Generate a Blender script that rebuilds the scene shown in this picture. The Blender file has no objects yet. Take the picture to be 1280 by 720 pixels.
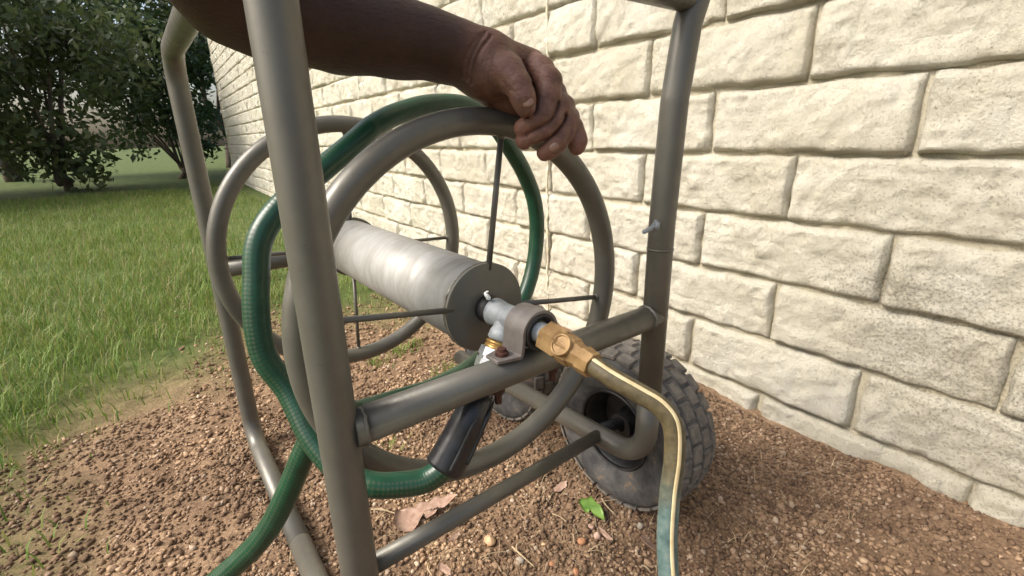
import bpy, math, random
import numpy as np
from mathutils import Vector, Matrix

random.seed(7); rng = np.random.default_rng(7)
PI = math.pi
SC = bpy.context.scene
COL = SC.collection

# ------------------------------------------------------------------ camera
FPX = 597.0                                   # focal length in pixels of the 1280 px wide photograph
YAW, PITCH, ROLL = 0.6508, 0.3095, -0.0231
CAM = np.array([0.0, 0.0, 0.605])
def cam_axes():
    cy, sy, cp, sp = math.cos(YAW), math.sin(YAW), math.cos(PITCH), math.sin(PITCH)
    fwd = np.array([sy*cp, cy*cp, -sp]); right = np.array([cy, -sy, 0.0]); up = np.cross(right, fwd)
    c, s = math.cos(ROLL), math.sin(ROLL)
    return c*right + s*up, -s*right + c*up, fwd
RGT, UPV, FWD = cam_axes()
cd = bpy.data.cameras.new('camera'); cam = bpy.data.objects.new('camera', cd); COL.objects.link(cam)
cd.sensor_width = 36.0; cd.lens = FPX/1280*36.0; cd.clip_start = 0.01; cd.clip_end = 500
M = Matrix(((RGT[0], UPV[0], -FWD[0], CAM[0]), (RGT[1], UPV[1], -FWD[1], CAM[1]), (RGT[2], UPV[2], -FWD[2], CAM[2]), (0, 0, 0, 1)))
cam.matrix_world = M
SC.camera = cam

# ------------------------------------------------------------------ light
SUN_AZ, SUN_EL = math.radians(-70), math.radians(44)     # azimuth measured from +Y towards +X
world = bpy.data.worlds.new('World'); SC.world = world; world.use_nodes = True
wn_ = world.node_tree.nodes; wl_ = world.node_tree.links
bg = wn_['Background']; sky = wn_.new('ShaderNodeTexSky'); sky.sky_type = 'NISHITA'; sky.sun_disc = False
sky.sun_elevation = SUN_EL; sky.sun_rotation = SUN_AZ; sky.air_density = 1.0; sky.dust_density = 5.0; sky.ozone_density = 0.6
wl_.new(sky.outputs[0], bg.inputs[0]); bg.inputs[1].default_value = 0.12
sl = bpy.data.lights.new('sun', 'SUN'); sun = bpy.data.objects.new('sun', sl); COL.objects.link(sun)
sl.energy = 2.4; sl.angle = math.radians(24); sl.color = (1.0, 0.965, 0.90)
sd = Vector((math.sin(SUN_AZ)*math.cos(SUN_EL), math.cos(SUN_AZ)*math.cos(SUN_EL), math.sin(SUN_EL)))
sun.rotation_euler = sd.to_track_quat('Z', 'Y').to_euler()
SC.view_settings.view_transform = 'Standard'; SC.view_settings.look = 'None'
SC.view_settings.exposure = 1.0; SC.view_settings.gamma = 1.0; SC.view_settings.use_curve_mapping = False
SC.render.engine = 'CYCLES'

# ------------------------------------------------------------------ measuring helpers
def ray(px, py):
    return RGT*((px-640)/FPX) + UPV*((360-py)/FPX) + FWD
def at(px, py, depth):
    return CAM + ray(px, py)*depth
def at_y(px, py, Y):
    r = ray(px, py); return CAM + r*(Y/r[1])
def at_z(px, py, Z):
    r = ray(px, py); return CAM + r*((Z-CAM[2])/r[2])

# ------------------------------------------------------------------ numpy noise
def _hash(ix, iy, iz, seed):
    h = (ix.astype(np.int64)*374761393 + iy.astype(np.int64)*668265263 + iz.astype(np.int64)*2147483647 + seed*974634777) & 0xffffffff
    h = ((h ^ (h >> 13))*1274126177) & 0xffffffff
    h = (h ^ (h >> 16)) & 0xffffffff
    return h.astype(np.float64)/4294967295.0
def vnoise(P, scale, seed=0):
    p = np.asarray(P, float)*scale; i = np.floor(p).astype(np.int64); f = p - i; f = f*f*(3-2*f)
    out = 0
    for dx in (0, 1):
        for dy in (0, 1):
            for dz in (0, 1):
                w = (f[..., 0] if dx else 1-f[..., 0])*(f[..., 1] if dy else 1-f[..., 1])*(f[..., 2] if dz else 1-f[..., 2])
                out = out + w*_hash(i[..., 0]+dx, i[..., 1]+dy, i[..., 2]+dz, seed)
    return out*2-1
def fbm(P, scale, octaves=3, seed=0):
    a, s, o = 1.0, scale, 0
    for k in range(octaves):
        o = o + a*vnoise(P, s, seed+k*17); a *= 0.5; s *= 2.03
    return o

# ------------------------------------------------------------------ object helpers
def link(name, me, mat=None, parent=None, smooth=True):
    o = bpy.data.objects.new(name, me); COL.objects.link(o)
    if mat is not None and not me.materials: me.materials.append(mat)
    if parent is not None: o.parent = parent
    if smooth and len(me.polygons): me.polygons.foreach_set('use_smooth', np.ones(len(me.polygons), bool))
    return o
def mesh_from(verts, faces, name='mesh', uvs=None):
    me = bpy.data.meshes.new(name); me.from_pydata([tuple(map(float, v)) for v in verts], [], [tuple(map(int, f)) for f in faces]); me.update()
    if uvs is not None:
        ul = me.uv_layers.new(name='UVMap'); vi = np.empty(len(me.loops), int); me.loops.foreach_get('vertex_index', vi)
        ul.data.foreach_set('uv', np.asarray(uvs, np.float32)[vi].ravel())
    return me
def mesh_np(verts, faces, name='mesh'):
    """fast path: faces is an (n,k) int array"""
    faces = np.asarray(faces, np.int32); n, k = faces.shape
    me = bpy.data.meshes.new(name); me.vertices.add(len(verts)); me.vertices.foreach_set('co', np.asarray(verts, np.float32).ravel())
    me.loops.add(n*k); me.loops.foreach_set('vertex_index', faces.ravel())
    me.polygons.add(n); me.polygons.foreach_set('loop_start', np.arange(0, n*k, k, dtype=np.int32))
    me.polygons.foreach_set('loop_total', np.full(n, k, np.int32)); me.update(calc_edges=True); me.validate()
    return me
def empty(name, loc=(0, 0, 0), parent=None):
    o = bpy.data.objects.new(name, None); COL.objects.link(o); o.location = loc; o.empty_display_size = 0.02
    if parent is not None: o.parent = parent
    return o
def tag(o, label=None, cat=None, group=None, kind=None):
    if label: o['label'] = label
    if cat: o['category'] = cat
    if group: o['group'] = group
    if kind: o['kind'] = kind
    return o
def catmull(pts, n=12, closed=False):
    P = np.asarray(pts, float); out = []; m = len(P)
    rngk = range(m if closed else m-1)
    for i in rngk:
        p0 = P[(i-1) % m] if closed or i > 0 else 2*P[0]-P[1]
        p1 = P[i]; p2 = P[(i+1) % m]
        p3 = P[(i+2) % m] if closed or i+2 < m else 2*P[-1]-P[-2]
        for t in np.linspace(0, 1, n, endpoint=False):
            out.append(0.5*((2*p1)+(-p0+p2)*t+(2*p0-5*p1+4*p2-p3)*t*t+(-p0+3*p1-3*p2+p3)*t**3))
    if not closed: out.append(P[-1])
    return np.array(out)
def fillet(pts, r, n=8):
    """polyline with rounded corners"""
    P = [np.asarray(p, float) for p in pts]; out = [P[0]]
    for i in range(1, len(P)-1):
        a, b, c = P[i-1], P[i], P[i+1]; u = (a-b)/np.linalg.norm(a-b); v = (c-b)/np.linalg.norm(c-b)
        ang = math.acos(max(-1, min(1, float(u@v)))); tl = min(r/math.tan(ang/2), .49*np.linalg.norm(a-b), .49*np.linalg.norm(c-b))
        rr = tl*math.tan(ang/2); bis = (u+v)/np.linalg.norm(u+v); ctr = b + bis*(rr/math.sin(ang/2))
        s, e = b+u*tl-ctr, b+v*tl-ctr; th = math.acos(max(-1, min(1, float(s@e)/(rr*rr))))
        for k in range(n+1):
            t = k/n; out.append(ctr+(math.sin((1-t)*th)*s+math.sin(t*th)*e)/math.sin(th))
    out.append(P[-1]); return np.array(out)
def tube_data(path, radius, segs=20, closed=False, caps=True, wob=0.0, seed=0):
    P = np.asarray(path, float); n = len(P)
    R = np.full(n, radius) if np.isscalar(radius) else np.interp(np.linspace(0, 1, n), np.linspace(0, 1, len(radius)), radius)
    T = np.empty_like(P)
    for i in range(n):
        T[i] = (P[(i+1) % n]-P[i-1]) if closed else (P[min(i+1, n-1)]-P[max(i-1, 0)])
    T /= np.linalg.norm(T, axis=1)[:, None]
    a = np.array([0, 0, 1.0]) if abs(T[0][2]) < .9 else np.array([1.0, 0, 0])
    N = np.cross(T[0], np.cross(a, T[0])); N /= np.linalg.norm(N); verts = []; uvs = []; L = 0.0
    for i in range(n):
        if i: L += np.linalg.norm(P[i]-P[i-1])
        N = N-T[i]*(N@T[i]); N /= np.linalg.norm(N); B = np.cross(T[i], N)
        for k in range(segs):
            t = 2*PI*k/segs; verts.append(P[i]+R[i]*(math.cos(t)*N+math.sin(t)*B)); uvs.append((L, k/segs))
    V = np.array(verts); faces = []
    for i in range(n if closed else n-1):
        j = (i+1) % n
        for k in range(segs):
            l = (k+1) % segs; faces.append((i*segs+k, i*segs+l, j*segs+l, j*segs+k))
    if wob:
        c = np.repeat(P, segs, axis=0); d = (V-c); V = c+d*(1+wob*fbm(V, 90, 2, seed))[:, None]
    if caps and not closed:
        faces.append(tuple(range(segs-1, -1, -1))); faces.append(tuple((n-1)*segs+k for k in range(segs)))
    return V, faces, uvs
def tube(name, path, radius, mat, parent=None, segs=20, closed=False, caps=True, wob=0.0):
    v, f, u = tube_data(path, radius, segs, closed, caps, wob)
    return link(name, mesh_from(v, f, name, u), mat, parent)
def basis(axis):
    a = np.asarray(axis, float); a /= np.linalg.norm(a)
    h = np.array([0, 0, 1.0]) if abs(a[2]) < .9 else np.array([1.0, 0, 0])
    u = np.cross(h, a); u /= np.linalg.norm(u); return u, np.cross(a, u), a
def lathe(name, origin, axis, prof, mat, parent=None, segs=32, smooth=True, phase=0.0, closed=False, wob=0):
    """prof: list of (distance along axis, radius)"""
    u, v, a = basis(axis); o = np.asarray(origin, float); V = []; F = []
    for (h, r) in prof:
        for k in range(segs):
            t = 2*PI*k/segs+phase; rr = r*(1+(wob*random.uniform(-1, 1) if wob else 0)); V.append(o+a*h+rr*(math.cos(t)*u+math.sin(t)*v))
    n = len(prof)
    for i in range(n if closed else n-1):
        j = (i+1) % n
        for k in range(segs):
            l = (k+1) % segs; F.append((i*segs+k, i*segs+l, j*segs+l, j*segs+k))
    if not closed:
        if prof[0][1] > 1e-6: F.append(tuple(range(segs-1, -1, -1)))
        if prof[-1][1] > 1e-6: F.append(tuple((n-1)*segs+k for k in range(segs)))
    return link(name, mesh_from(V, F, name), mat, parent, smooth)
def sharp(o, deg=35):
    """split shading at hard edges"""
    me = o.data; me.polygons.foreach_set('use_smooth', np.ones(len(me.polygons), bool))
    try: me.set_sharp_from_angle(angle=math.radians(deg))
    except Exception: pass
    return o

# ------------------------------------------------------------------ materials
def mat_new(name):
    m = bpy.data.materials.new(name); m.use_nodes = True; nt = m.node_tree
    return m, nt, nt.nodes['Principled BSDF'], nt.nodes, nt.links
def ramp(nt, fac, stops):
    r = nt.nodes.new('ShaderNodeValToRGB'); el = r.color_ramp.elements
    while len(el) < len(stops): el.new(0.5)
    for e, (p, c) in zip(el, stops): e.position = p; e.color = (*c, 1) if len(c) == 3 else c
    nt.links.new(fac, r.inputs[0]); return r.outputs[0]
def tex_noise(nt, coord, scale, detail=4, rough=.55, scl=None, dist=0):
    n = nt.nodes.new('ShaderNodeTexNoise'); n.inputs['Scale'].default_value = scale; n.inputs['Detail'].default_value = detail
    n.inputs['Roughness'].default_value = rough; n.inputs['Distortion'].default_value = dist
    if scl is not None:
        mp = nt.nodes.new('ShaderNodeMapping'); mp.inputs['Scale'].default_value = scl; nt.links.new(coord, mp.inputs[0]); coord = mp.outputs[0]
    nt.links.new(coord, n.inputs['Vector']); return n.outputs['Fac']
def mixc(nt, fac, a, b, mode='MIX'):
    m = nt.nodes.new('ShaderNodeMix'); m.data_type = 'RGBA'; m.blend_type = mode
    for sock, val in ((m.inputs[0], fac), (m.inputs[6], a), (m.inputs[7], b)):
        if isinstance(val, (int, float)): sock.default_value = val
        elif isinstance(val, tuple): sock.default_value = (*val, 1)
        else: nt.links.new(val, sock)
    return m.outputs[2]
def bump(nt, height, strength, dist, prev=None):
    b = nt.nodes.new('ShaderNodeBump'); b.inputs['Strength'].default_value = strength; b.inputs['Distance'].default_value = dist
    nt.links.new(height, b.inputs['Height'])
    if prev is not None: nt.links.new(prev, b.inputs['Normal'])
    return b.outputs[0]
def objco(nt):
    t = nt.nodes.new('ShaderNodeTexCoord'); return t.outputs['Object']
def geopos(nt):
    g = nt.nodes.new('ShaderNodeNewGeometry'); return g.outputs['Position']
def simple(name, c1, c2, rough=.5, metal=0.0, scale=40, bmp=0.0, bd=.001, rough2=None, spec=.5, detail=5, c3=None, c3pos=.72, coord='pos', scl=None):
    m, nt, b, N, L = mat_new(name); co = geopos(nt) if coord == 'pos' else objco(nt)
    f = tex_noise(nt, co, scale, detail, .6, scl)
    stops = [(.36, c1), (.62, c2)] + ([(c3pos, c3)] if c3 else [])
    L.new(ramp(nt, f, stops), b.inputs['Base Color'])
    b.inputs['Metallic'].default_value = metal; b.inputs['Specular IOR Level'].default_value = spec
    if rough2 is not None:
        f2 = tex_noise(nt, co, scale*2.7, 4, .6)
        mr = N.new('ShaderNodeMapRange'); mr.inputs['From Min'].default_value = .3; mr.inputs['From Max'].default_value = .7
        mr.inputs['To Min'].default_value = rough; mr.inputs['To Max'].default_value = rough2; L.new(f2, mr.inputs[0]); L.new(mr.outputs[0], b.inputs['Roughness'])
    else: b.inputs['Roughness'].default_value = rough
    if bmp:
        L.new(bump(nt, tex_noise(nt, co, scale*4, 6, .65), bmp, bd), b.inputs['Normal'])
    return m

def make_paint():
    m, nt, b, N, L = mat_new('olive_paint'); co = geopos(nt)
    base = ramp(nt, tex_noise(nt, co, 16, 5, .6), [(.3, (.100, .095, .079)), (.7, (.135, .128, .108))])
    scuff = ramp(nt, tex_noise(nt, co, 420, 3, .7), [(.68, (0, 0, 0)), (.76, (1, 1, 1))])
    dirt = ramp(nt, tex_noise(nt, co, 55, 6, .7), [(.52, (0, 0, 0)), (.78, (.55, .55, .55))])
    c = mixc(nt, dirt, base, (.150, .128, .092)); 
    sc = mixc(nt, scuff, (0, 0, 0), (.5, .5, .5)); c = mixc(nt, sc, c, (.19, .175, .14))
    c = mixc(nt, ramp(nt, tex_noise(nt, co, 130, 5, .7), [(.66, (0, 0, 0)), (.74, (.8, .8, .8))]), c, (.075, .040, .022))
    L.new(c, b.inputs['Base Color']); b.inputs['Metallic'].default_value = .25
    L.new(ramp(nt, tex_noise(nt, co, 70, 4, .6), [(.3, (.33,)*3), (.75, (.52,)*3)]), b.inputs['Roughness'])
    L.new(bump(nt, tex_noise(nt, co, 260, 4, .6), .12, .0006), b.inputs['Normal'])
    return m
def make_drum():
    m, nt, b, N, L = mat_new('worn_drum_steel'); co = geopos(nt)
    streak = tex_noise(nt, co, 17, 5, .5, (1.0, 2.4, 1.0), 1.6)
    blot = tex_noise(nt, co, 12, 4, .6)
    c = ramp(nt, streak, [(.30, (.275, .27, .25)), (.5, (.32, .317, .30)), (.70, (.365, .365, .355))])
    c = mixc(nt, ramp(nt, blot, [(.45, (0, 0, 0)), (.7, (.6, .6, .6))]), c, (.17, .158, .125))
    L.new(c, b.inputs['Base Color']); b.inputs['Metallic'].default_value = .3
    L.new(ramp(nt, streak, [(.3, (.66,)*3), (.7, (.56,)*3)]), b.inputs['Roughness'])
    L.new(bump(nt, streak, .06, .001), b.inputs['Normal'])
    return m
def make_hose(name, base, braid, k=1.0):
    m, nt, b, N, L = mat_new(name); tc = N.new('ShaderNodeTexCoord'); co = geopos(nt)
    sx = N.new('ShaderNodeSeparateXYZ'); L.new(tc.outputs['UV'], sx.inputs[0])
    def mth(op, a, bb=None):
        q = N.new('ShaderNodeMath'); q.operation = op
        for i, v in enumerate((a, bb)):
            if v is None: continue
            if isinstance(v, (int, float)): q.inputs[i].default_value = v
            else: L.new(v, q.inputs[i])
        return q.outputs[0]
    u = mth('MULTIPLY', sx.outputs[0], 820.0); v = mth('MULTIPLY', sx.outputs[1], 2*PI*7)
    w = mth('MULTIPLY', mth('SINE', mth('ADD', u, v)), mth('SINE', mth('SUBTRACT', u, v)))
    mesh_ = ramp(nt, w, [(.02, (0, 0, 0)), (.25, (1, 1, 1))])
    vv = mth('SINE', mth('ADD', mth('MULTIPLY', sx.outputs[1], 2*PI), mth('MULTIPLY', sx.outputs[0], 2.2)))
    band = ramp(nt, mth('ADD', vv, tex_noise(nt, co, 20, 3, .5)), [(.55, (0, 0, 0)), (.85, (1, 1, 1))])
    fac = mixc(nt, 1.0, mesh_, band, 'MULTIPLY')
    g = ramp(nt, tex_noise(nt, co, 45, 4, .6), [(.3, base), (.7, tuple(c*1.7 for c in base))])
    f2 = mixc(nt, .78*k, (0, 0, 0), fac)
    L.new(mixc(nt, f2, g, braid), b.inputs['Base Color'])
    L.new(ramp(nt, tex_noise(nt, co, 60, 4, .6), [(.3, (.28,)*3), (.7, (.45,)*3)]), b.inputs['Roughness'])
    L.new(bump(nt, w, .25*k, .0004), b.inputs['Normal'])
    return m
PAINT = make_paint(); DRUM = make_drum()
GALV = simple('galvanised_fitting', (.21, .23, .24), (.33, .355, .37), .5, .3, 60, .3, .001, .68)
CHROME = simple('zinc_nut', (.42, .44, .46), (.58, .60, .62), .26, .75, 50, .08, .0006, .4)
BRASS = simple('dull_brass', (.20, .115, .042), (.36, .23, .10), .42, .30, 75, .35, .001, .66, c3=(.44, .32, .17), c3pos=.74)
BRASSD = simple('brass_band', (.34, .20, .06), (.46, .30, .10), .35, .6, 60, .1, .0008)
RUST = simple('rusty_bolt', (.040, .014, .010), (.085, .030, .017), .7, .2, 160, .5, .001)
DARKSTEEL = simple('bearing_black', (.018, .017, .016), (.034, .032, .03), .55, .2, 80, .2, .0008)
GREYSTEEL = simple('bracket_grey_paint', (.135, .12, .108), (.19, .17, .158), .42, .25, 60, .15, .0008, .55)
BLACKRUB = simple('black_sleeve_rubber', (.010, .010, .012), (.022, .022, .024), .26, 0, 60, .15, .0008, .48)
GREENH = make_hose('green_braided_hose', (.006, .036, .018), (.085, .090, .050), .55)
GREENP = make_hose('green_plain_hose', (.010, .060, .030), (.06, .12, .08), .25)
OLIVEH = simple('olive_weathered_hose', (.045, .036, .017), (.088, .070, .034), .55, 0, 70, .25, .0008, .75)
TEALH = simple('teal_weathered_hose', (.045, .085, .080), (.11, .16, .15), .6, 0, 120, .3, .0008, .8, c3=(.22, .20, .15))
STRIPE = simple('cream_stripe', (.46, .36, .19), (.60, .50, .30), .5, 0, 60)
TYRE = simple('dirty_tyre_rubber', (.040, .040, .041), (.095, .091, .086), .78, 0, 42, .5, .0018, .92, c3=(.17, .125, .085), c3pos=.66)
TREAD = simple('dusty_tread_rubber', (.085, .077, .068), (.165, .148, .125), .85, 0, 70, .4, .001)
RIM = simple('dark_rim_steel', (.012, .012, .013), (.028, .027, .027), .5, .2, 60, .3, .001, c3=(.10, .05, .028), c3pos=.74)
TAPE = simple('white_tape', (.75, .75, .72), (.82, .82, .80), .6)

# ------------------------------------------------------------------ the ground
GZ0 = .045
def ground_h(x, y):
    P = np.stack([np.asarray(x, float), np.asarray(y, float), np.zeros_like(np.asarray(x, float))], -1)
    near = np.exp(-np.clip(np.hypot(P[..., 0]-.4, P[..., 1]-.6)-1.2, 0, None)/1.5)
    return GZ0+(.010*fbm(P, 5.5, 3, 3)+.0035*fbm(P, 40, 2, 9))*near + .02*vnoise(P, .5, 5)*(1-near)
def axis_pts(lo, hi, fine, far, g=1.16):
    mid = list(np.arange(lo, hi, fine)); a = []; s = fine; x = hi
    while x < far: a.append(x); s *= g; x += s
    b = []; s = fine; x = lo
    while x > -far: s *= g; x -= s; b.append(x)
    return np.array(b[::-1]+mid+a)
gx = axis_pts(-.25, 1.0, .0075, 70); gy = axis_pts(.05, 1.5, .0075, 90)
GX, GY = np.meshgrid(gx, gy, indexing='ij'); GZ = ground_h(GX, GY)
nx, ny = GX.shape; idx = np.arange(nx*ny).reshape(nx, ny)
gf = np.stack([idx[:-1, :-1], idx[1:, :-1], idx[1:, 1:], idx[:-1, 1:]], -1).reshape(-1, 4)
def lawn_mask(x, y):
    """1 where grass grows, 0 on the bare earth beside the wall"""
    x = np.asarray(x, float); y = np.asarray(y, float)
    e = 1.02+.55*x+.16*np.sin(5*x+1.0)+.10*np.sin(11*x+y*3)
    side = -.15-.05*np.sin(6*y)
    return np.clip(np.maximum((y-e)/.55, (side-x)/.35), 0, 1)
def make_soil():
    m, nt, b, N, L = mat_new('loose_red_brown_soil'); co = geopos(nt)
    a = tex_noise(nt, co, 9, 6, .65); f = tex_noise(nt, co, 190, 5, .7)
    c = ramp(nt, a, [(.32, (.175, .113, .070)), (.52, (.285, .188, .114)), (.72, (.39, .265, .165))])
    c = mixc(nt, ramp(nt, f, [(.35, (.75, .75, .75)), (.6, (0, 0, 0))]), c, (.072, .042, .026))
    at_ = N.new('ShaderNodeAttribute'); at_.attribute_name = 'lawn'
    gr = ramp(nt, tex_noise(nt, co, 14, 5, .7), [(.3, (.045, .070, .018)), (.55, (.085, .115, .032)), (.75, (.17, .15, .075))])
    L.new(mixc(nt, at_.outputs['Fac'], c, gr), b.inputs['Base Color'])
    b.inputs['Roughness'].default_value = .95; b.inputs['Specular IOR Level'].default_value = .2
    L.new(bump(nt, f, .9, .004), b.inputs['Normal'])
    return m
SOIL = make_soil()
gme = mesh_np(np.stack([GX, GY, GZ], -1).reshape(-1, 3), gf, 'ground')
la = gme.attributes.new('lawn', 'FLOAT', 'POINT'); la.data.foreach_set('value', lawn_mask(GX, GY).ravel().astype(np.float32))
tag(link('ground', gme, SOIL), kind='structure')

# loose crumbs of soil
def icosa():
    t = (1+5**.5)/2
    v = np.array([(-1, t, 0), (1, t, 0), (-1, -t, 0), (1, -t, 0), (0, -1, t), (0, 1, t), (0, -1, -t), (0, 1, -t), (t, 0, -1), (t, 0, 1), (-t, 0, -1), (-t, 0, 1)], float)
    f = np.array([(0, 11, 5), (0, 5, 1), (0, 1, 7), (0, 7, 10), (0, 10, 11), (1, 5, 9), (5, 11, 4), (11, 10, 2), (10, 7, 6), (7, 1, 8), (3, 9, 4), (3, 4, 2), (3, 2, 6), (3, 6, 8), (3, 8, 9), (4, 9, 5), (2, 4, 11), (6, 2, 10), (8, 6, 7), (9, 8, 1)])
    return v/np.linalg.norm(v[0]), f
IV, IF = icosa()
def crumbs(n, xr, yr, smin, smax, power, seed, keep=None):
    g = np.random.default_rng(seed)
    x = g.uniform(*xr, n); y = g.uniform(*yr, n)
    if keep is not None:
        k = keep(x, y, g); x, y = x[k], y[k]
    n = len(x); s = smin+(smax-smin)*g.random(n)**power
    V = IV[None]*(1+.24*g.standard_normal((n, 12, 1)))+.12*g.standard_normal((n, 12, 3))
    sc = np.stack([g.uniform(.75, 1.35, n), g.uniform(.75, 1.35, n), g.uniform(.55, .95, n)], -1)
    V = V*sc[:, None]*s[:, None, None]
    a = g.uniform(0, 2*PI, n); c, q = np.cos(a), np.sin(a)
    V = np.stack([V[..., 0]*c[:, None]-V[..., 1]*q[:, None], V[..., 0]*q[:, None]+V[..., 1]*c[:, None], V[..., 2]], -1)
    z = ground_h(x, y)+s*.30
    V += np.stack([x, y, z], -1)[:, None]
    F = (IF[None]+12*np.arange(n)[:, None, None]).reshape(-1, 3)
    return V.reshape(-1, 3), F, np.repeat(g.random(n), 12)
def crumb_keep(x, y, g):
    return g.random(len(x)) > lawn_mask(x, y)*.93
parts = [crumbs(46000, (.02, .92), (.14, 1.02), .0010, .0040, 2.4, 1, crumb_keep), crumbs(12000, (.0, .92), (.8, 2.4), .0022, .0062, 2.5, 2, crumb_keep), crumbs(700, (.02, .9), (.15, 1.6), .004, .0075, 3.0, 4, crumb_keep), crumbs(11000, (-.3, .92), (-.30, .25), .002, .005, 2.5, 5, crumb_keep), crumbs(14000, (-.75, .02), (.2, 1.2), .002, .005, 2.5, 6, crumb_keep)]
Vs, Fs, Cs, off = [], [], [], 0
for v, f, c in parts: Vs.append(v); Fs.append(f+off); Cs.append(c); off += len(v)
cme = mesh_np(np.concatenate(Vs), np.concatenate(Fs), 'soil_crumbs')
ca = cme.attributes.new('tone', 'FLOAT', 'POINT'); ca.data.foreach_set('value', np.concatenate(Cs).astype(np.float32))
def make_crumb():
    m, nt, b, N, L = mat_new('soil_crumb'); a = N.new('ShaderNodeAttribute'); a.attribute_name = 'tone'; co = geopos(nt)
    c = ramp(nt, a.outputs['Fac'], [(0, (.12, .076, .049)), (.3, (.22, .142, .087)), (.62, (.335, .220, .134)), (.9, (.44, .305, .195)), (1, (.54, .43, .32))])
    pt = tex_noise(nt, co, 5.0, 4, .6)
    c = mixc(nt, ramp(nt, pt, [(.42, (.6, .6, .6)), (.6, (0, 0, 0))]), c, (.085, .053, .035))
    L.new(c, b.inputs['Base Color']); b.inputs['Roughness'].default_value = .95; b.inputs['Specular IOR Level'].default_value = .15
    L.new(bump(nt, tex_noise(nt, co, 700, 3, .7), .6, .001), b.inputs['Normal']); return m
CRUMB = make_crumb()
tag(link('soil_crumbs', cme, CRUMB, smooth=False), 'loose crumbs of red brown soil beside the wall', 'soil', kind='stuff')

# ------------------------------------------------------------------ the wall
WYAW = 0.0312; WD = .920
def make_wall_mats():
    out = []
    for nm, joint in (('cream_painted_block', 0), ('cream_painted_mortar', 1)):
        m, nt, b, N, L = mat_new(nm); co = geopos(nt)
        c = ramp(nt, tex_noise(nt, co, 7, 5, .6), [(.3, (.69, .64, .50)), (.55, (.775, .735, .605)), (.75, (.82, .795, .695))])
        # mildew specks: black pin holes, thicker in patches of the wall
        patch = tex_noise(nt, co, 1.9, 3, .6)
        sp = tex_noise(nt, co, 230, 4, .75)
        th = N.new('ShaderNodeMath'); th.operation = 'MULTIPLY_ADD'; L.new(patch, th.inputs[0]); th.inputs[1].default_value = .55; th.inputs[2].default_value = -.27
        ad = N.new('ShaderNodeMath'); ad.operation = 'ADD'; L.new(sp, ad.inputs[0]); L.new(th.outputs[0], ad.inputs[1])
        gr = tex_noise(nt, co, 95, 6, .75); c = mixc(nt, ramp(nt, gr, [(.34, (.38, .38, .38)), (.48, (0, 0, 0))]), c, (.46, .41, .28))
        c = mixc(nt, ramp(nt, ad.outputs[0], [(.60, (0, 0, 0)), (.71, (.65, .65, .65))]), c, (.22, .20, .14))
        alg = tex_noise(nt, co, 3.1, 5, .7)
        c = mixc(nt, ramp(nt, alg, [(.58, (0, 0, 0)), (.75, (.45, .45, .45))]), c, (.40, .38, .22))
        if not joint:
            oi = N.new('ShaderNodeObjectInfo'); c = mixc(nt, ramp(nt, oi.outputs['Random'], [(0, (.22, .22, .22)), (.6, (0, 0, 0))]), c, (.56, .50, .36))
        if joint: c = mixc(nt, .35, c, (.60, .50, .29))
        L.new(c, b.inputs['Base Color']); b.inputs['Roughness'].default_value = .62; b.inputs['Specular IOR Level'].default_value = .35
        n1 = bump(nt, tex_noise(nt, co, 42, 8, .70), 1.0, .015)
        n1 = bump(nt, tex_noise(nt, co, 115, 5, .7), 1.0, .008, n1)
        L.new(bump(nt, tex_noise(nt, co, 210, 5, .75), 1.0, .005, n1), b.inputs['Normal'])
        out.append(m)
    return out
BLOCKM, MORTARM = make_wall_mats()
wall = tag(empty('block_wall', (WD*math.cos(WYAW), -WD*math.sin(WYAW), 0)), 'cream painted wall of rough rock-faced blocks behind the hose reel', 'wall')
wall.rotation_euler = (0, 0, -(PI/2+WYAW))             # local x runs towards the camera's right, local y into the wall
BL, BH, JG = .336, .1200, .007
S0, S1 = -1.2, 8.6                                     # extent along the wall
Z_LINES = [.0803+BH*k-BH for k in range(0, 28)]
back = [(-S1, .016, -.3), (-S0, .016, -.3), (-S0, .016, 3.3), (-S1, .016, 3.3), (-S1, .22, -.3), (-S0, .22, -.3), (-S0, .22, 3.3), (-S1, .22, 3.3)]
link('mortar', mesh_from(back, [(0, 1, 2, 3), (5, 4, 7, 6), (4, 0, 3, 7), (1, 5, 6, 2), (3, 2, 6, 7), (4, 5, 1, 0)], 'mortar'), MORTARM, wall, smooth=False)
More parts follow.
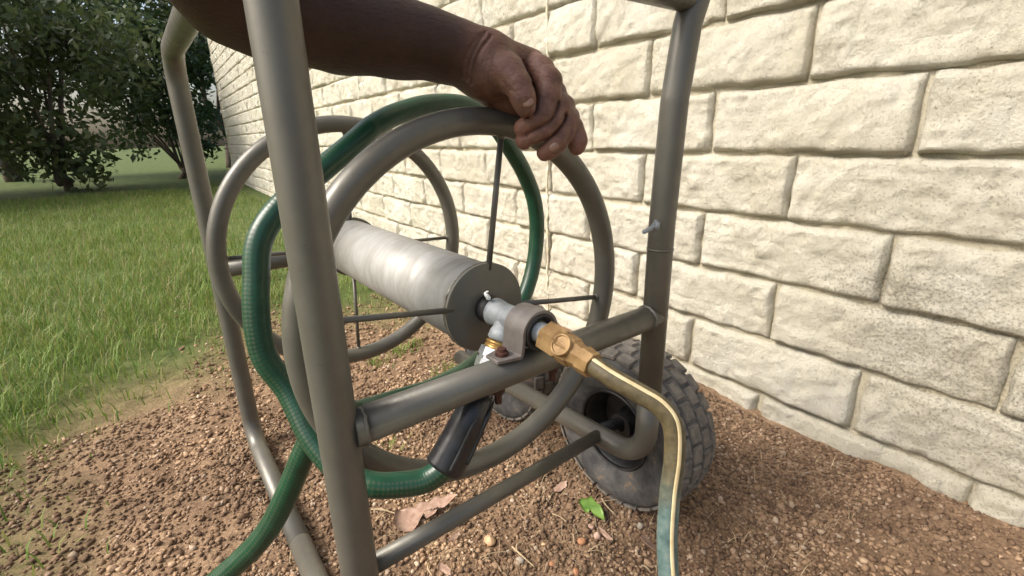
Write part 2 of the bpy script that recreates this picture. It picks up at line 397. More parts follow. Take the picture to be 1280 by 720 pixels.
def block_mesh(seed, L=BL, nxs=46, nzs=18):
    w, h = L-JG, BH-JG; u = np.linspace(-1, 1, nxs+1); u = np.sign(u)*np.abs(u)**.82; q = np.linspace(-1, 1, nzs+1); q = np.sign(q)*np.abs(q)**.8
    U, Q = np.meshgrid(u, q, indexing='ij')
    ex = np.clip((1-np.abs(U))*w/2/.009, 0, 1); ez = np.clip((1-np.abs(Q))*h/2/.012, 0, 1)
    pil = np.sqrt(np.clip(1-(1-ex)**2, 0, 1))*np.sqrt(np.clip(1-(1-ez)**2, 0, 1))
    P = np.stack([U*w/2, Q*h/2, np.full_like(U, seed*3.7)], -1)
    rock = .55*fbm(P, 14, 4, seed)+.22*(1-2*np.abs(vnoise(P, 58, seed+21)))+.45*np.abs(vnoise(P, 34, seed+5))-.25*np.abs(vnoise(P*np.array([1, 1.8, 1]), 17, seed+8))
    H = .005+pil*(.010+.0125*rock)
    X = U*w/2+.0035*vnoise(P, 38, seed+9)*(1-ex*.8); Z = Q*h/2+.004*vnoise(P, 34, seed+11)*(1-ez*.8)
    V = np.stack([X, .018-H, Z], -1).reshape(-1, 3); ii = np.arange(V.shape[0]).reshape(U.shape)
    F = [tuple(r) for r in np.stack([ii[:-1, :-1], ii[1:, :-1], ii[1:, 1:], ii[:-1, 1:]], -1).reshape(-1, 4)]
    rim = list(ii[:, 0])+list(ii[-1, 1:])+list(ii[-2::-1, -1])+list(ii[0, -2:0:-1]); n0 = len(V)
    V = np.concatenate([V, V[rim]*np.array([1, 0, 1])+np.array([0, .030, 0])]); m = len(rim)
    for k in range(m): F.append((rim[k], n0+k, n0+(k+1) % m, rim[(k+1) % m]))
    me = mesh_from(V, F, 'block'); me.materials.append(BLOCKM); return me
BM = [block_mesh(k+1) for k in range(14)]
BMs = [block_mesh(k+40, L=.17, nxs=10) for k in range(3)]
cands = []
SJ = 1.091
for r, z0 in enumerate(Z_LINES):
    offs = 0.0 if (r % 2 == 0) else .168
    k = -8
    while True:
        s_a = SJ+offs+BL*k; k += 1
        if s_a < S0: continue
        if s_a+BL > S1: break
        s_c = s_a+BL/2; P = CAM*0+np.array([WD*math.cos(WYAW)+math.sin(WYAW)*s_c, -WD*math.sin(WYAW)+math.cos(WYAW)*s_c, z0+BH/2])
        d = P-CAM; dz = d@FWD
        px = 640+FPX*(d@RGT)/dz if dz > .05 else 1e9; py = 360-FPX*(d@UPV)/dz if dz > .05 else 1e9
        vis = dz > .05 and -80 < px < 1480 and -110 < py < 830
        cands.append((0 if vis else 1, np.linalg.norm(d), s_c, z0+BH/2))
cands.sort(); rest = []
for i, (hid, dist, s_c, zc) in enumerate(cands):
    me = BM[random.randrange(len(BM))]; flip = random.random() < .5
    if i < 300:
        o = bpy.data.objects.new('block', me); COL.objects.link(o); o.parent = wall
        o.location = (-s_c+random.uniform(-.003, .003), random.uniform(-.003, .002), zc+random.uniform(-.002, .002))
        o.rotation_euler = (random.uniform(-.012, .012), PI if False else 0, 0)
    else: rest.append((me, s_c, zc))
Vs, Fs, off = [], [], 0
for me, s_c, zc in rest:
    co = np.empty(len(me.vertices)*3); me.vertices.foreach_get('co', co); co = co.reshape(-1, 3)+np.array([-s_c, 0, zc]); Vs.append(co)
    fv = np.array([list(p.vertices) for p in me.polygons]); Fs.append(fv+off); off += len(co)
if Vs: tag(link('far_blocks', mesh_np(np.concatenate(Vs), np.concatenate(Fs), 'far_blocks'), BLOCKM, wall), kind='stuff')
# ragged bead of sealant down the vertical control joint
zz = np.linspace(.04, 1.5, 240)
bead = np.stack([-SJ-.004+.0018*vnoise(np.stack([zz, zz*0, zz*0], -1), 22, 3), np.full_like(zz, -.006)+.003*vnoise(np.stack([zz, zz*0+5, zz*0], -1), 60, 4), zz], -1)
tag(tube('sealant_bead', bead+np.array([0, .004, 0]), .0030, simple('old_sealant', (.50, .43, .28), (.70, .645, .51), .6, 0, 90), wall, segs=8, wob=.9), 'ragged pale bead of sealant')
for me in BM+BMs: me.polygons.foreach_set('use_smooth', np.ones(len(me.polygons), bool))

# ------------------------------------------------------------------ hose reel cart
cart = tag(empty('hose_reel_cart', (.3, .5, GZ0)), 'olive steel hose reel cart with large wheel rims standing on bare soil', 'hose reel')
CARTP = np.array([.3, .5, GZ0])
def cp(*p): return np.array(p, float)-CARTP
def ctube(name, pts, r, mat=PAINT, parent=None, **k):
    return tube(name, np.asarray(pts, float)-CARTP, r, mat, parent or cart, **k)
AX, AZ = .2634, .605-.1716
RY, RZ = .318, .605-.2068                  # main rail
PX = .4545                                # handle-side post
r_t = .0145
# rail, posts and lower loop
ctube('side_rail', [(.0905, RY+.002, RZ), (PX-.002, RY, RZ)], r_t, segs=28)
ctube('top_rail', [(.0905, RY, .605+.1265), (PX+.012, RY, .605+.1275)], r_t, segs=24)
up = fillet([(PX, RY, .284+.001), (PX, RY, .605-.10), (PX+.006, RY, .605+.03), (PX+.018, RY, .605+.103), (PX+.060, RY, .605+.20), (PX+.11, RY, .605+.30)], .05, 8)
ctube('handle_tube', up, r_t, segs=24)
low = fillet([(PX, RY, .284+.0), (PX, RY, .605-.411), (PX-.010, RY+.445, .605-.424)], .052, 10)
ctube('lower_tube', low, r_t, segs=24)
ctube('tube_collar', [(PX, RY, .4775), (PX, RY, .4800)], r_t+.0006, segs=24)
ctube('left_post', fillet([(.0805, RY+.30, GZ0+.0135), (.0805, RY+.004, GZ0+.0135), (.0805, RY+.004, .735), (.0805, RY+.62, .735), (.0805, RY+.62, GZ0+.0135), (.0805, RY+.301, GZ0+.0135)], .05, 8), r_t, segs=24)
ctube('cross_bar', [at_y(472, 704, RY+.012)-np.array([.012, 0, -.001]), (PX-.004, RY+.075, .605-.410)], .0088, wob=.03)
ctube('far_rail', [(.0805, .925, RZ), (.285, .925, RZ)], r_t)
# welds
def weld(p, n, r, tr=.0025):
    u, v, a = basis(n); t = np.linspace(0, 2*PI, 25)[:-1]
    P = np.array([np.asarray(p)+r*(math.cos(x)*u+math.sin(x)*v)+.0012*random.uniform(-1, 1)*a for x in t])
    ctube('weld', P, tr, closed=True, segs=6, wob=.25)
weld((PX-.0165, RY, RZ), (1, 0, 0), .0140); weld((.0975, RY, RZ), (1, 0, 0), .0136, .0016)
# small wire stub through the post
sp_ = at_y(815, 285, RY-.012)
tag(ctube('wire_stub', [sp_+np.array([.012, .004, .005]), sp_, at_y(805, 290, RY-.016)], .0024, GALV, segs=8), 'bent wire stub poking out of the post')
tag(ctube('wire_head', [sp_+np.array([.003, -.003, -.001]), sp_+np.array([.006, -.003, .006])], [.0035, .002], GALV, segs=8))

# the reel
reel = empty('reel', cp(AX, .59, AZ), cart); REELP = np.array([AX, .59, AZ])
def rtube(name, pts, r, mat=PAINT, **k): return tube(name, np.asarray(pts, float)-REELP, r, mat, reel, **k)
def ring_path(Y, R, n=120): return [(AX+R*math.cos(t), Y, AZ+R*math.sin(t)) for t in np.linspace(0, 2*PI, n, endpoint=False)]
NR, FR, FY = .185, .1945, .785
rtube('flange_ring', ring_path(.3935, NR), .0126, closed=True, segs=24)
rtube('flange_ring', ring_path(FY, FR), .0126, closed=True, segs=24)
for Y, R, a0 in ((.3935, NR, -.1575), (FY, FR, -.06)):
    for k in range(4):
        a = a0+k*PI/2; d = np.array([math.cos(a), 0, math.sin(a)]); c = np.array([AX, Y, AZ])
        rtube('spoke', [c+d*.040, c+d*(R-.009)], .0031, segs=10)
        rtube('spoke_weld', [c+d*(R-.0150), c+d*(R-.0095)], [.0034, .0052], segs=10)
DR = .0445
o = lathe('drum', REELP*0, (0, 1, 0), [(.3935+.002-.59, DR), (FY-.002-.59, DR)], DRUM, reel, segs=64)
for Y, R in ((.3935, .0476), (FY, .0490)):
    n = 72; pr = []
    o = lathe('end_cap', (0, Y-.59-.0025, 0), (0, 1, 0), [(0, .010), (0, R-.0012), (.0008, R), (.0042, R), (.005, R-.001), (.005, .010)], PAINT, reel, segs=72); sharp(o, 50)
t = np.linspace(0, 2*PI, 90, endpoint=False)
bp = np.array([((DR+.0012+.0006*random.random())*math.cos(x), .3985-.59+.0014*random.uniform(-1, 1), (DR+.0012)*math.sin(x)) for x in t])
tube('weld_bead', bp, .0022, PAINT, reel, segs=6, closed=True, wob=.5)
# shaft, tee fitting, bearing bracket
lathe('shaft', (0, .300-.59, 0), (0, 1, 0), [(0, .0095), (.105, .0095)], GALV, reel, segs=24)
lathe('collar', (0, .376-.59, 0), (0, 1, 0), [(0, .0120), (.0, .0138), (.014, .0145), (.0165, .0145)], DARKSTEEL, reel, segs=24)
TEEY = .352
lathe('tee_fitting', (0, .331-.59, 0), (0, 1, 0), [(0, .0128), (.003, .0146), (.012, .0138), (.030, .0130), (.040, .0143), (.0445, .0146), (.046, .0125)], GALV, reel, segs=32)
bd = np.array([-.50, -.05, -.865]); bd /= np.linalg.norm(bd)
tb = np.array([0, TEEY-.59, 0])
lathe('tee_branch', tb, bd, [(.002, .0116), (.012, .0120), (.016, .0136), (.0225, .0138), (.0245, .0120)], GALV, reel, segs=32)
lathe('thread_band', tb+bd*.025, bd, [(0, .0122), (.001, .0138), (.003, .0138), (.0035, .0125), (.0045, .0125), (.005, .0138), (.0085, .0138), (.009, .0120)], BRASSD, reel, segs=32)
tube('tape_end', catmull([(-.006, .379-.59, .0150), (-.009, .3725-.59, .0175), (-.0115, .3745-.59, .0225), (-.0095, .372-.59, .0250)], 5), [.0018, .0022, .0007], TAPE, reel, segs=6)
# bearing with strap bracket on the rail
lathe('bearing', cp(AX, .3025, AZ), (0, 1, 0), [(.004, .0088), (.0032, .0108), (.0058, .0112), (.0058, .0132), (.001, .0140), (0, .0168), (.0012, .0174), (.031, .0174), (.031, .0088)], DARKSTEEL, cart, segs=40)
def strap():
    w = .029; y0 = .3040; r1 = .0176; th = .0034
    rail_top = RZ+r_t+.0006; prof = []
    xl = -.0455; xr = .0455; zb = rail_top-AZ
    inner = [(xl, zb), (-.0225, zb)]
    a0 = math.atan2(zb+.0075, -.0210)
    angs = np.linspace(a0, PI-a0, 22) if a0 > 0 else np.linspace(PI-math.asin(-(zb+.0075)/.0212)*-1, math.asin((zb+.0075)/.0212), 22)
    inner += [(-.0198, zb+.0030)]
    for a in np.linspace(PI+.12, -.12, 24): inner.append((r1*math.cos(a), r1*math.sin(a)))
    inner += [(.0198, zb+.0030), (.0225, zb), (xr, zb)]
    P = np.array(inner); T = np.gradient(P, axis=0); T /= np.linalg.norm(T, axis=1)[:, None]; Nn = np.stack([-T[:, 1], T[:, 0]], -1)
    Q = P+Nn*th; n = len(P); V = []
    for (x, z) in P: V.append((x, 0, z)); 
    for (x, z) in Q: V.append((x, 0, z))
    V = np.array(V); endw = np.ones(2*n)
    for i in range(n):
        ex = min(abs(P[i, 0]-xl), abs(P[i, 0]-xr)); 
        if ex < .004: endw[i] = endw[n+i] = .62
    A = V.copy(); B = V.copy(); A[:, 1] = w/2-w/2*endw; B[:, 1] = w/2+w/2*endw
    V = np.concatenate([A, B])+cp(AX, y0, AZ); F = []
    for i in range(n-1):
        F += [(i, i+1, n+i+1, n+i), (2*n+i+1, 2*n+i, 3*n+i, 3*n+i+1), (n+i, n+i+1, 3*n+i+1, 3*n+i), (i+1, i, 2*n+i, 2*n+i+1)]
    F += [(0, n, 3*n, 2*n), (n-1, 3*n-1, 4*n-1, 2*n-1)]
    o = link('bearing_bracket', mesh_from(V, F, 'bearing_bracket'), GREYSTEEL, cart); sharp(o, 40)
    bv = o.modifiers.new('bevel', 'BEVEL'); bv.width = .0008; bv.segments = 2; bv.limit_method = 'ANGLE'
strap()
for sx in (-1, 1):
    bx = AX+sx*.0345; zt = RZ+r_t+.0042
    o = lathe('bolt', cp(bx, RY+.000, zt), (0, 0, 1), [(0, .0062), (.0008, .0064), (.0030, .0060), (.0036, .0045), (.0064, .0042), (.0068, .0025)], RUST, cart, segs=12); sharp(o)
    o = lathe('bolt_end', cp(bx, RY+.008, RZ-r_t+.002), (0, 0, -1), [(0, .0038), (.004, .0038), (.0045, .0066), (.011, .0066), (.0112, .0036), (.022, .0036), (.0225, .002)], RUST, cart, segs=6); sharp(o)
# wheels
WR = .130
def wheel(X, Y, Z):
    w = empty('wheel', cp(X, Y, Z), cart); w.rotation_euler = (0, 0, -PI/2)
    prof = []
    cross = [(-.030, .058), (-.034, .062), (-.0405, .072), (-.0445, .086), (-.0445, .100), (-.041, .112), (-.034, .1205), (-.020, .1245), (0, .126), (.020, .1245), (.034, .1205), (.041, .112), (.0445, .100), (.0445, .086), (.0405, .072), (.034, .062), (.030, .058)]
    o = lathe('tyre', (0, 0, 0), (0, 1, 0), cross, TYRE, w, segs=72, closed=True)
    rim = [(-.0375, .0600), (-.0385, .0625), (-.0370, .0640), (-.0345, .0610), (-.030, .0575), (-.012, .0530), (.004, .0500), (.006, .024), (-.004, .020), (-.020, .019), (-.0205, .009), (.030, .009), (.030, .05), (.0385, .0625), (.036, .064), (.0, .0585)]
    o = lathe('rim', (0, 0, 0), (0, 1, 0), rim, RIM, w, segs=56, closed=True); sharp(o, 40)
    n = 26; bw, bl, bh = .0255, .0185, .0042
    V = np.array([(x*bw, y*bl, z) for z, s in ((0, 1), (bh, .86)) for (x, y) in ((-.5*s, -.5*s), (.5*s, -.5*s), (.5*s, .5*s), (-.5*s, .5*s))])
    me = mesh_from(V, [(3, 2, 1, 0), (4, 5, 6, 7), (0, 1, 5, 4), (1, 2, 6, 5), (2, 3, 7, 6), (3, 0, 4, 7)], 'tread_block'); me.materials.append(TREAD)
    for row, (yo, rr, tilt) in enumerate(((-.0315, .1212, -.30), (-.0107, .1247, -.04), (.0107, .1247, .04), (.0315, .1212, .30))):
        for k in range(n):
            a = 2*PI*(k+.5*(row % 2))/n
            b = bpy.data.objects.new('tread_block', me); COL.objects.link(b); b.parent = w
            b.rotation_mode = 'QUATERNION'
            rad = Vector((math.cos(a), 0, math.sin(a))); out = (rad*math.cos(tilt)+Vector((0, 1, 0))*math.sin(tilt)).normalized()
            tang = Vector((-math.sin(a), 0, math.cos(a))); yy = out.cross(tang)
            b.rotation_quaternion = Matrix((tang, yy, out)).transposed().to_quaternion()
            b.location = rad*(rr-.0008)+Vector((0, yo, 0))
    return w
WX, WZ = .534, .605-.431
wheel(WX, .408, WZ); wheel(WX+.004, .712, WZ)
for Y in (.408, .712): ctube('axle_stub', [(PX-.004, Y, .190), (WX+.03, Y, WZ)], .0082, RIM)

# ------------------------------------------------------------------ hoses
HR = .0108
hose = tag(empty('garden_hose', (AX, .36, .02)), 'green braided garden hose wound loosely round the reel, with black sleeve', 'hose'); HP = np.array([AX, .36, .02])
sl0 = REELP+tb+bd*.062
sl_end = at(556, 583, .432)
nut_o = REELP+tb+bd*.0325-HP
o = lathe('hose_nut', nut_o, bd, [(0, .0120), (.0005, .0165), (.009, .0170), (.0095, .0150), (.012, .0150), (.0125, .0168), (.022, .0165), (.0225, .011)], CHROME, hose, segs=8); sharp(o, 30)
slp = catmull([REELP+tb+bd*.052, REELP+tb+bd*.078+np.array([0, .001, 0]), (at(592, 512, .435)+0), at(574, 550, .433), sl_end], 10)
tube('black_sleeve', slp-HP, [.0112, .0128, .0150, .0172, .0182], BLACKRUB, hose, segs=28)
for dx in (-.5, .45):                                       # moulded grip ribs
    dd = np.array([dx*.018, -.0165, .0]); tube('sleeve_rib', slp[12:-3]-HP+dd*np.linspace(.78, 1.0, len(slp[12:-3]))[:, None], .0022, BLACKRUB, hose, segs=8)
first = [sl_end+np.array([.006, 0, .012]), sl_end, at(532, 600, .430), at(497, 606, .424), at(462, 605, .42), at(428, 590, .425), at(392, 550, .43), at(362, 490, .437)]
def loopP(a, r, Y): return np.array([AX+r*math.cos(a), Y, AZ+r*math.sin(a)])
left = [loopP(math.radians(d), .205, Y) for d, Y in ((182, .447), (165, .457), (149, .466))]
topl = [at_y(px, py, Y) for px, py, Y in ((446, 176, .478), (470, 156, .484), (500, 141, .492), (540, 131, .500), (583, 133, .508), (615, 153, .516), (638, 186, .522), (656, 218, .527), (668, 252, .530), (671, 290, .532), (666, 335, .530), (652, 378, .52), (626, 420, .50), (592, 456, .470), (545, 483, .445), (495, 500, .428), (450, 514, .418), (400, 528, .415))]
tail = [np.array([.02, .46, .22]), np.array([-.10, .55, .12]), np.array([-.28, .75, GZ0+.022]), np.array([-.55, 1.05, GZ0+.018]), np.array([-1.0, 1.2, GZ0+.018])]
path = catmull(first, 10)
path = path[:-6]
path2 = catmull(first+left+topl+tail, 12)
tube('hose_line', path2-HP, HR+.0004, GREENH, hose, segs=20)

sup = tag(empty('supply_hose', (.3, .24, 0)), 'weathered olive and teal hose with cream stripe screwed on by brass coupling', 'hose'); SP = np.array([.3, .24, 0])
ca_ = np.array([AX, .3000, AZ]); cdv = np.array([.02, -1, -.15]); cdv /= np.linalg.norm(cdv)
lathe('nipple', ca_-SP+cdv*-.004, cdv, [(0, .0090), (.010, .0090)], GALV, sup, segs=20)
o = lathe('coupling_nut', ca_-SP+cdv*.004, cdv, [(0, .0125), (.001, .0150), (.0205, .0150), (.0225, .0135), (.0225, .009)], BRASS, sup, segs=6, phase=.35); sharp(o, 30)
o = lathe('coupling_body', ca_-SP+cdv*.0245, cdv, [(0, .0118), (.0015, .0140), (.014, .0134), (.0155, .0118), (.022, .0104), (.0245, .0104), (.0245, .0122), (.036, .0110), (.0365, .007)], BRASS, sup, segs=8, phase=.2); sharp(o, 30)
u_, v_, a_ = basis(cdv); toc = CAM-(ca_+cdv*.032); toc -= cdv*(toc@cdv); toc /= np.linalg.norm(toc)
o = lathe('coupling_disc', ca_-SP+cdv*.0315+toc*.0105, toc, [(0, .0098), (.0030, .0098), (.0038, .0092), (.0038, .0082), (.0026, .0076), (.0026, .0)], BRASS, sup, segs=28); sharp(o, 40)
e0 = ca_+cdv*.058
hp = catmull([e0, e0+cdv*.010, at(768, 474, .378), at(798, 491, .372), at(825, 508, .368), at(841, 532, .367), at(843, 572, .369), at(837, 622, .373), at(834, 680, .375), at(838, 740, .373), at(850, 840, .37), at(870, 1000, .36)], 10)
ncut = 62
def make_supply():
    m, nt, b, N, L = mat_new('weathered_supply_hose'); co = geopos(nt); tc = N.new('ShaderNodeTexCoord'); sx = N.new('ShaderNodeSeparateXYZ'); L.new(tc.outputs['UV'], sx.inputs[0])
    n1 = tex_noise(nt, co, 26, 5, .65); ad = N.new('ShaderNodeMath'); ad.operation = 'MULTIPLY_ADD'; L.new(n1, ad.inputs[0]); ad.inputs[1].default_value = .10; L.new(sx.outputs[0], ad.inputs[2])
    mask = ramp(nt, ad.outputs[0], [(.155, (0, 0, 0)), (.205, (1, 1, 1))])
    f = tex_noise(nt, co, 120, 5, .65)
    ol = ramp(nt, f, [(.35, (.055, .043, .020)), (.65, (.110, .086, .041))]); te = ramp(nt, f, [(.33, (.040, .080, .074)), (.58, (.10, .15, .14)), (.72, (.20, .19, .15))])
    L.new(mixc(nt, mask, ol, te), b.inputs['Base Color']); b.inputs['Roughness'].default_value = .6
    L.new(bump(nt, f, .3, .0008), b.inputs['Normal']); return m
tube('hose_line', hp-SP, .0080, make_supply(), sup, segs=20)
def stripe(P, r, lo, hi, refs, mat, parent, off):
    V = []; F = []; n = len(P); m = 6
    for i in range(n):
        T = P[min(i+1, n-1)]-P[max(i-1, 0)]; T /= np.linalg.norm(T); N = refs-T*(refs@T); N /= np.linalg.norm(N); B = np.cross(T, N)
        for k in range(m):
            t = lo+(hi-lo)*k/(m-1); rr = r+.0004*(1 if 0 < k < m-1 else -1.5); V.append(P[i]+rr*(math.cos(t)*N+math.sin(t)*B)-off)
    for i in range(n-1):
        for k in range(m-1): F.append((i*m+k, i*m+k+1, (i+1)*m+k+1, (i+1)*m+k))
    return link('stripe', mesh_from(V, F, 'stripe'), mat, parent)
stripe(hp, .0080, -.42, .12, -FWD+.55*UPV, STRIPE, sup, SP)

# ------------------------------------------------------------------ the hand and arm (one implicit body, polygonised)
def cs(px, py, d): return np.array([(px-640)/FPX*d, (360-py)/FPX*d, d])       # camera axes: right, up, forward
VOX = .0013
lo = np.array([-.37, .085, .235]); hi = np.array([.078, .385, .560])
dims = np.ceil((hi-lo)/VOX).astype(int)+1
class Field:
    def __init__(s): s.D = np.full(dims, .05, np.float32)
    def put(s, prims, k, kin):
        """prims (a,ra,b,rb): smooth union inside the group with kin, then with the rest with k"""
        A = np.array([np.minimum(p[0]-p[1], p[2]-p[3]) for p in prims]).min(0)-.03; B = np.array([np.maximum(p[0]+p[1], p[2]+p[3]) for p in prims]).max(0)+.03
        i0 = np.clip(((A-lo)/VOX).astype(int), 0, dims); i1 = np.clip(((B-lo)/VOX).astype(int)+1, 0, dims)
        X = np.stack(np.meshgrid(*[lo[j]+VOX*np.arange(i0[j], i1[j]) for j in range(3)], indexing='ij'), -1).astype(np.float32)
        G = None
        for a, ra, b, rb in prims:
            ab = (b-a).astype(np.float32); t = np.clip(((X-a.astype(np.float32))@ab)/max(float(ab@ab), 1e-9), 0, 1)
            d = np.linalg.norm(X-a.astype(np.float32)-t[..., None]*ab, axis=-1)-(ra+(rb-ra)*t)
            G = d if G is None else smin(G, d, kin)
        sl_ = tuple(slice(i0[j], i1[j]) for j in range(3)); s.D[sl_] = smin(s.D[sl_], G, k)
def smin(a, b, k):
    h = np.maximum(k-np.abs(a-b), 0)/k; return np.minimum(a, b)-h*h*k*.25
def seg(*pr):      # chain of (point, radius)
    return [(pr[i][0], pr[i][1], pr[i+1][0], pr[i+1][1]) for i in range(len(pr)-1)]
H = Field()
W1, W2 = cs(610, 69, .428), cs(598, 86, .442)
# forearm
H.put(seg((W1, .0190), (cs(570, 60, .425), .0205), (cs(530, 51, .420), .0245), (cs(480, 41, .412), .0300), (cs(420, 28, .402), .0350), (cs(350, 6, .388), .0390), (cs(292, -18, .372), .0400), (cs(270, -60, .345), .044), (np.array([-.285, .40, .25]), .052)), .012, .016)
H.put(seg((W2, .0170), (cs(560, 73, .436), .0185), (cs(500, 58, .430), .0235), (cs(430, 43, .42), .0280), (cs(340, 16, .40), .034), (cs(288, -8, .380), .034)), .012, .014)
# palm and back of the hand
MI, MM, MR_, MP = cs(663, 80, .455), cs(680, 99, .466), cs(692, 120, .474), cs(700, 138, .480)
H.put(seg((W1, .0185), (MI, .0135)), .012, .01)
H.put(seg((cs(604, 78, .438), .0185), (MM, .0135))+seg((cs(603, 84, .445), .0185), (MR_, .013))+seg((W2, .0170), (MP, .0125)), .012, .010)
H.put(seg((cs(604, 96, .448), .019), (cs(630, 118, .458), .017), (cs(668, 130, .468), .013)), .014, .012)
# thumb with its thenar pad
TC, TM, TI, TT = cs(607, 92, .430), cs(634, 92, .416), cs(650, 108, .405), cs(659, 136, .407)
H.put(seg((cs(600, 84, .434), .0195), (TC, .0195), (TM, .0142), (cs(643, 99, .409), .0118)), .012, .010)
H.put(seg((TM, .0132), (TI, .0112), (cs(655, 124, .4045), .0100), (TT, .0084)), .005, .006)
# fingers curled over the rim
def finger(pts, k=.0012, kin=.0045): H.put(seg(*pts), k, kin)
finger([(cs(664, 80, .452), .0125), (cs(676, 88, .436), .0116), (cs(686, 102, .4265), .0114), (cs(686, 118, .4235), .0100), (cs(679, 143, .4215), .0098), (cs(667, 153, .421), .0087), (cs(654, 160, .4235), .0083)])
finger([(MM, .0125), (cs(692, 117, .447), .0112), (cs(698, 134, .434), .0108), (cs(692, 150, .4285), .0098), (cs(680, 163, .4265), .0095), (cs(667, 170, .4265), .0086), (cs(655, 176, .4290), .0080)])
finger([(MR_, .0122), (cs(704, 134, .455), .0106), (cs(709, 152, .441), .0104), (cs(704, 166, .4355), .0094), (cs(696, 178, .4325), .0090), (cs(689, 185, .4325), .0084), (cs(681, 191, .4345), .0076)])
finger([(MP, .0115), (cs(711, 147, .462), .0096), (cs(716, 160, .4495), .0092), (cs(720, 170, .4455), .0085), (cs(722, 177, .4450), .0082), (cs(721, 184, .4460), .0076)])
# creases
def crease(pts, depth, width, dmax):
    P = catmull([np.array(p, float) for p in pts], 8)
    A = P.min(0)-8; B = P.max(0)+8
    xs = lo[0]+VOX*np.arange(dims[0]); ys = lo[1]+VOX*np.arange(dims[1]); zs = lo[2]+VOX*np.arange(dims[2])
    kz = np.where(zs < dmax)[0]; kz = kz[zs[kz] > dmax-.075]
    for k in kz:
        d = zs[k]; i0, i1 = np.searchsorted(xs, [(A[0]-640)/FPX*d, (B[0]-640)/FPX*d]); j0, j1 = np.searchsorted(ys, [(360-B[1])/FPX*d, (360-A[1])/FPX*d])
        if i1 <= i0 or j1 <= j0: continue
        XX, YY = np.meshgrid(xs[i0:i1], ys[j0:j1], indexing='ij'); q = np.stack([640+FPX*XX/d, 360-FPX*YY/d], -1)
        dd = np.full(q.shape[:2], 1e9)
        for a, b in zip(P[:-1], P[1:]):
            ab = b-a; t = np.clip(((q-a)@ab)/(ab@ab), 0, 1); dd = np.minimum(dd, np.linalg.norm(q-a-t[..., None]*ab, axis=-1))
        H.D[i0:i1, j0:j1, k] += (depth*np.exp(-(dd/width)**2)).astype(np.float32)
crease([(606, 42), (596, 58), (588, 76), (585, 98)], .0022, 2.2, .45)
crease([(613, 46), (602, 60), (594, 78), (590, 104)], .0028, 2.4, .45)
crease([(599, 44), (588, 60), (581, 76), (578, 96)], .0014, 2.0, .45)
crease([(606, 72), (601, 86), (600, 96)], .0008, 1.4, .44)
crease([(611, 73), (607, 86), (607, 99)], .0008, 1.4, .44)
crease([(617, 72), (615, 88), (617, 102), (622, 110)], .0009, 1.5, .44)
crease([(643, 103), (650, 99), (658, 103)], .0008, 1.5, .42)
crease([(642, 108), (650, 105), (659, 109)], .0009, 1.4, .42)
crease([(655, 77), (662, 92), (667, 106)], .0016, 2.2, .44)
crease([(680, 96), (689, 98), (697, 104)], .0007, 1.3, .43)
crease([(679, 101), (688, 103), (697, 110)], .0006, 1.3, .43)
crease([(672, 124), (682, 122), (692, 126)], .0006, 1.3, .43)
crease([(658, 169), (670, 161), (684, 154), (694, 142), (698, 128)], .0030, 1.7, .445)
crease([(664, 184), (680, 176), (694, 166), (704, 153), (707, 142)], .0030, 1.7, .450)
crease([(692, 193), (704, 183), (713, 170), (715, 157)], .0020, 1.5, .460)
crease([(666, 104), (671, 116), (671, 130), (668, 141), (658, 147)], .0024, 1.6, .425)
crease([(625, 97), (634, 108), (646, 118), (653, 130)], .0008, 1.6, .425)
crease([(648, 113), (655, 112), (661, 115)], .0006, 1.2, .42)
crease([(620, 60), (632, 66), (644, 70)], .0004, 2.0, .44)
crease([(688, 150), (693, 156), (699, 160)], .0005, 1.2, .44)
def surface_nets(D):
    S = D < 0; n = np.array(D.shape)
    c = [S[i:n[0]-1+i, j:n[1]-1+j, k:n[2]-1+k] for i in (0, 1) for j in (0, 1) for k in (0, 1)]
    cnt = sum(x.astype(np.int8) for x in c); act = (cnt > 0) & (cnt < 8); I = np.argwhere(act)
    vid = np.full(act.shape, -1, np.int64); vid[act] = np.arange(len(I))
    acc = np.zeros((len(I), 3)); num = np.zeros(len(I)); corners = [np.array((i, j, k)) for i in (0, 1) for j in (0, 1) for k in (0, 1)]
    val = [D[I[:, 0]+q[0], I[:, 1]+q[1], I[:, 2]+q[2]].astype(float) for q in corners]
    for a in range(8):
        for b in range(a+1, 8):
            if np.abs(corners[a]-corners[b]).sum() != 1: continue
            va, vb = val[a], val[b]; m = (va < 0) != (vb < 0); t = np.where(m, va/np.where(m, va-vb, 1), 0)
            acc[m] += (corners[a]+(corners[b]-corners[a])*t[:, None])[m]; num[m] += 1
    V = I+acc/num[:, None]; F = []
    for ax in range(3):
        a1, a2 = (ax+1) % 3, (ax+2) % 3
        s0 = [slice(None)]*3; s1 = [slice(None)]*3; s0[ax] = slice(0, -1); s1[ax] = slice(1, None)
        E0, E1 = S[tuple(s0)], S[tuple(s1)]; X = np.argwhere(E0 != E1)
        X = X[(X[:, a1] > 0) & (X[:, a2] > 0) & (X[:, a1] < n[a1]-1) & (X[:, a2] < n[a2]-1)]
        if not len(X): continue
        inside = E0[X[:, 0], X[:, 1], X[:, 2]]
        def cell(d1, d2):
            q = X.copy(); q[:, a1] -= d1; q[:, a2] -= d2; return vid[q[:, 0], q[:, 1], q[:, 2]]
        quad = np.stack([cell(1, 1), cell(0, 1), cell(0, 0), cell(1, 0)], -1)
        quad[~inside] = quad[~inside][:, ::-1]; F.append(quad)
    F = np.concatenate(F); return V, F[(F >= 0).all(1)]
V, F = surface_nets(H.D); Vc = lo+V*VOX
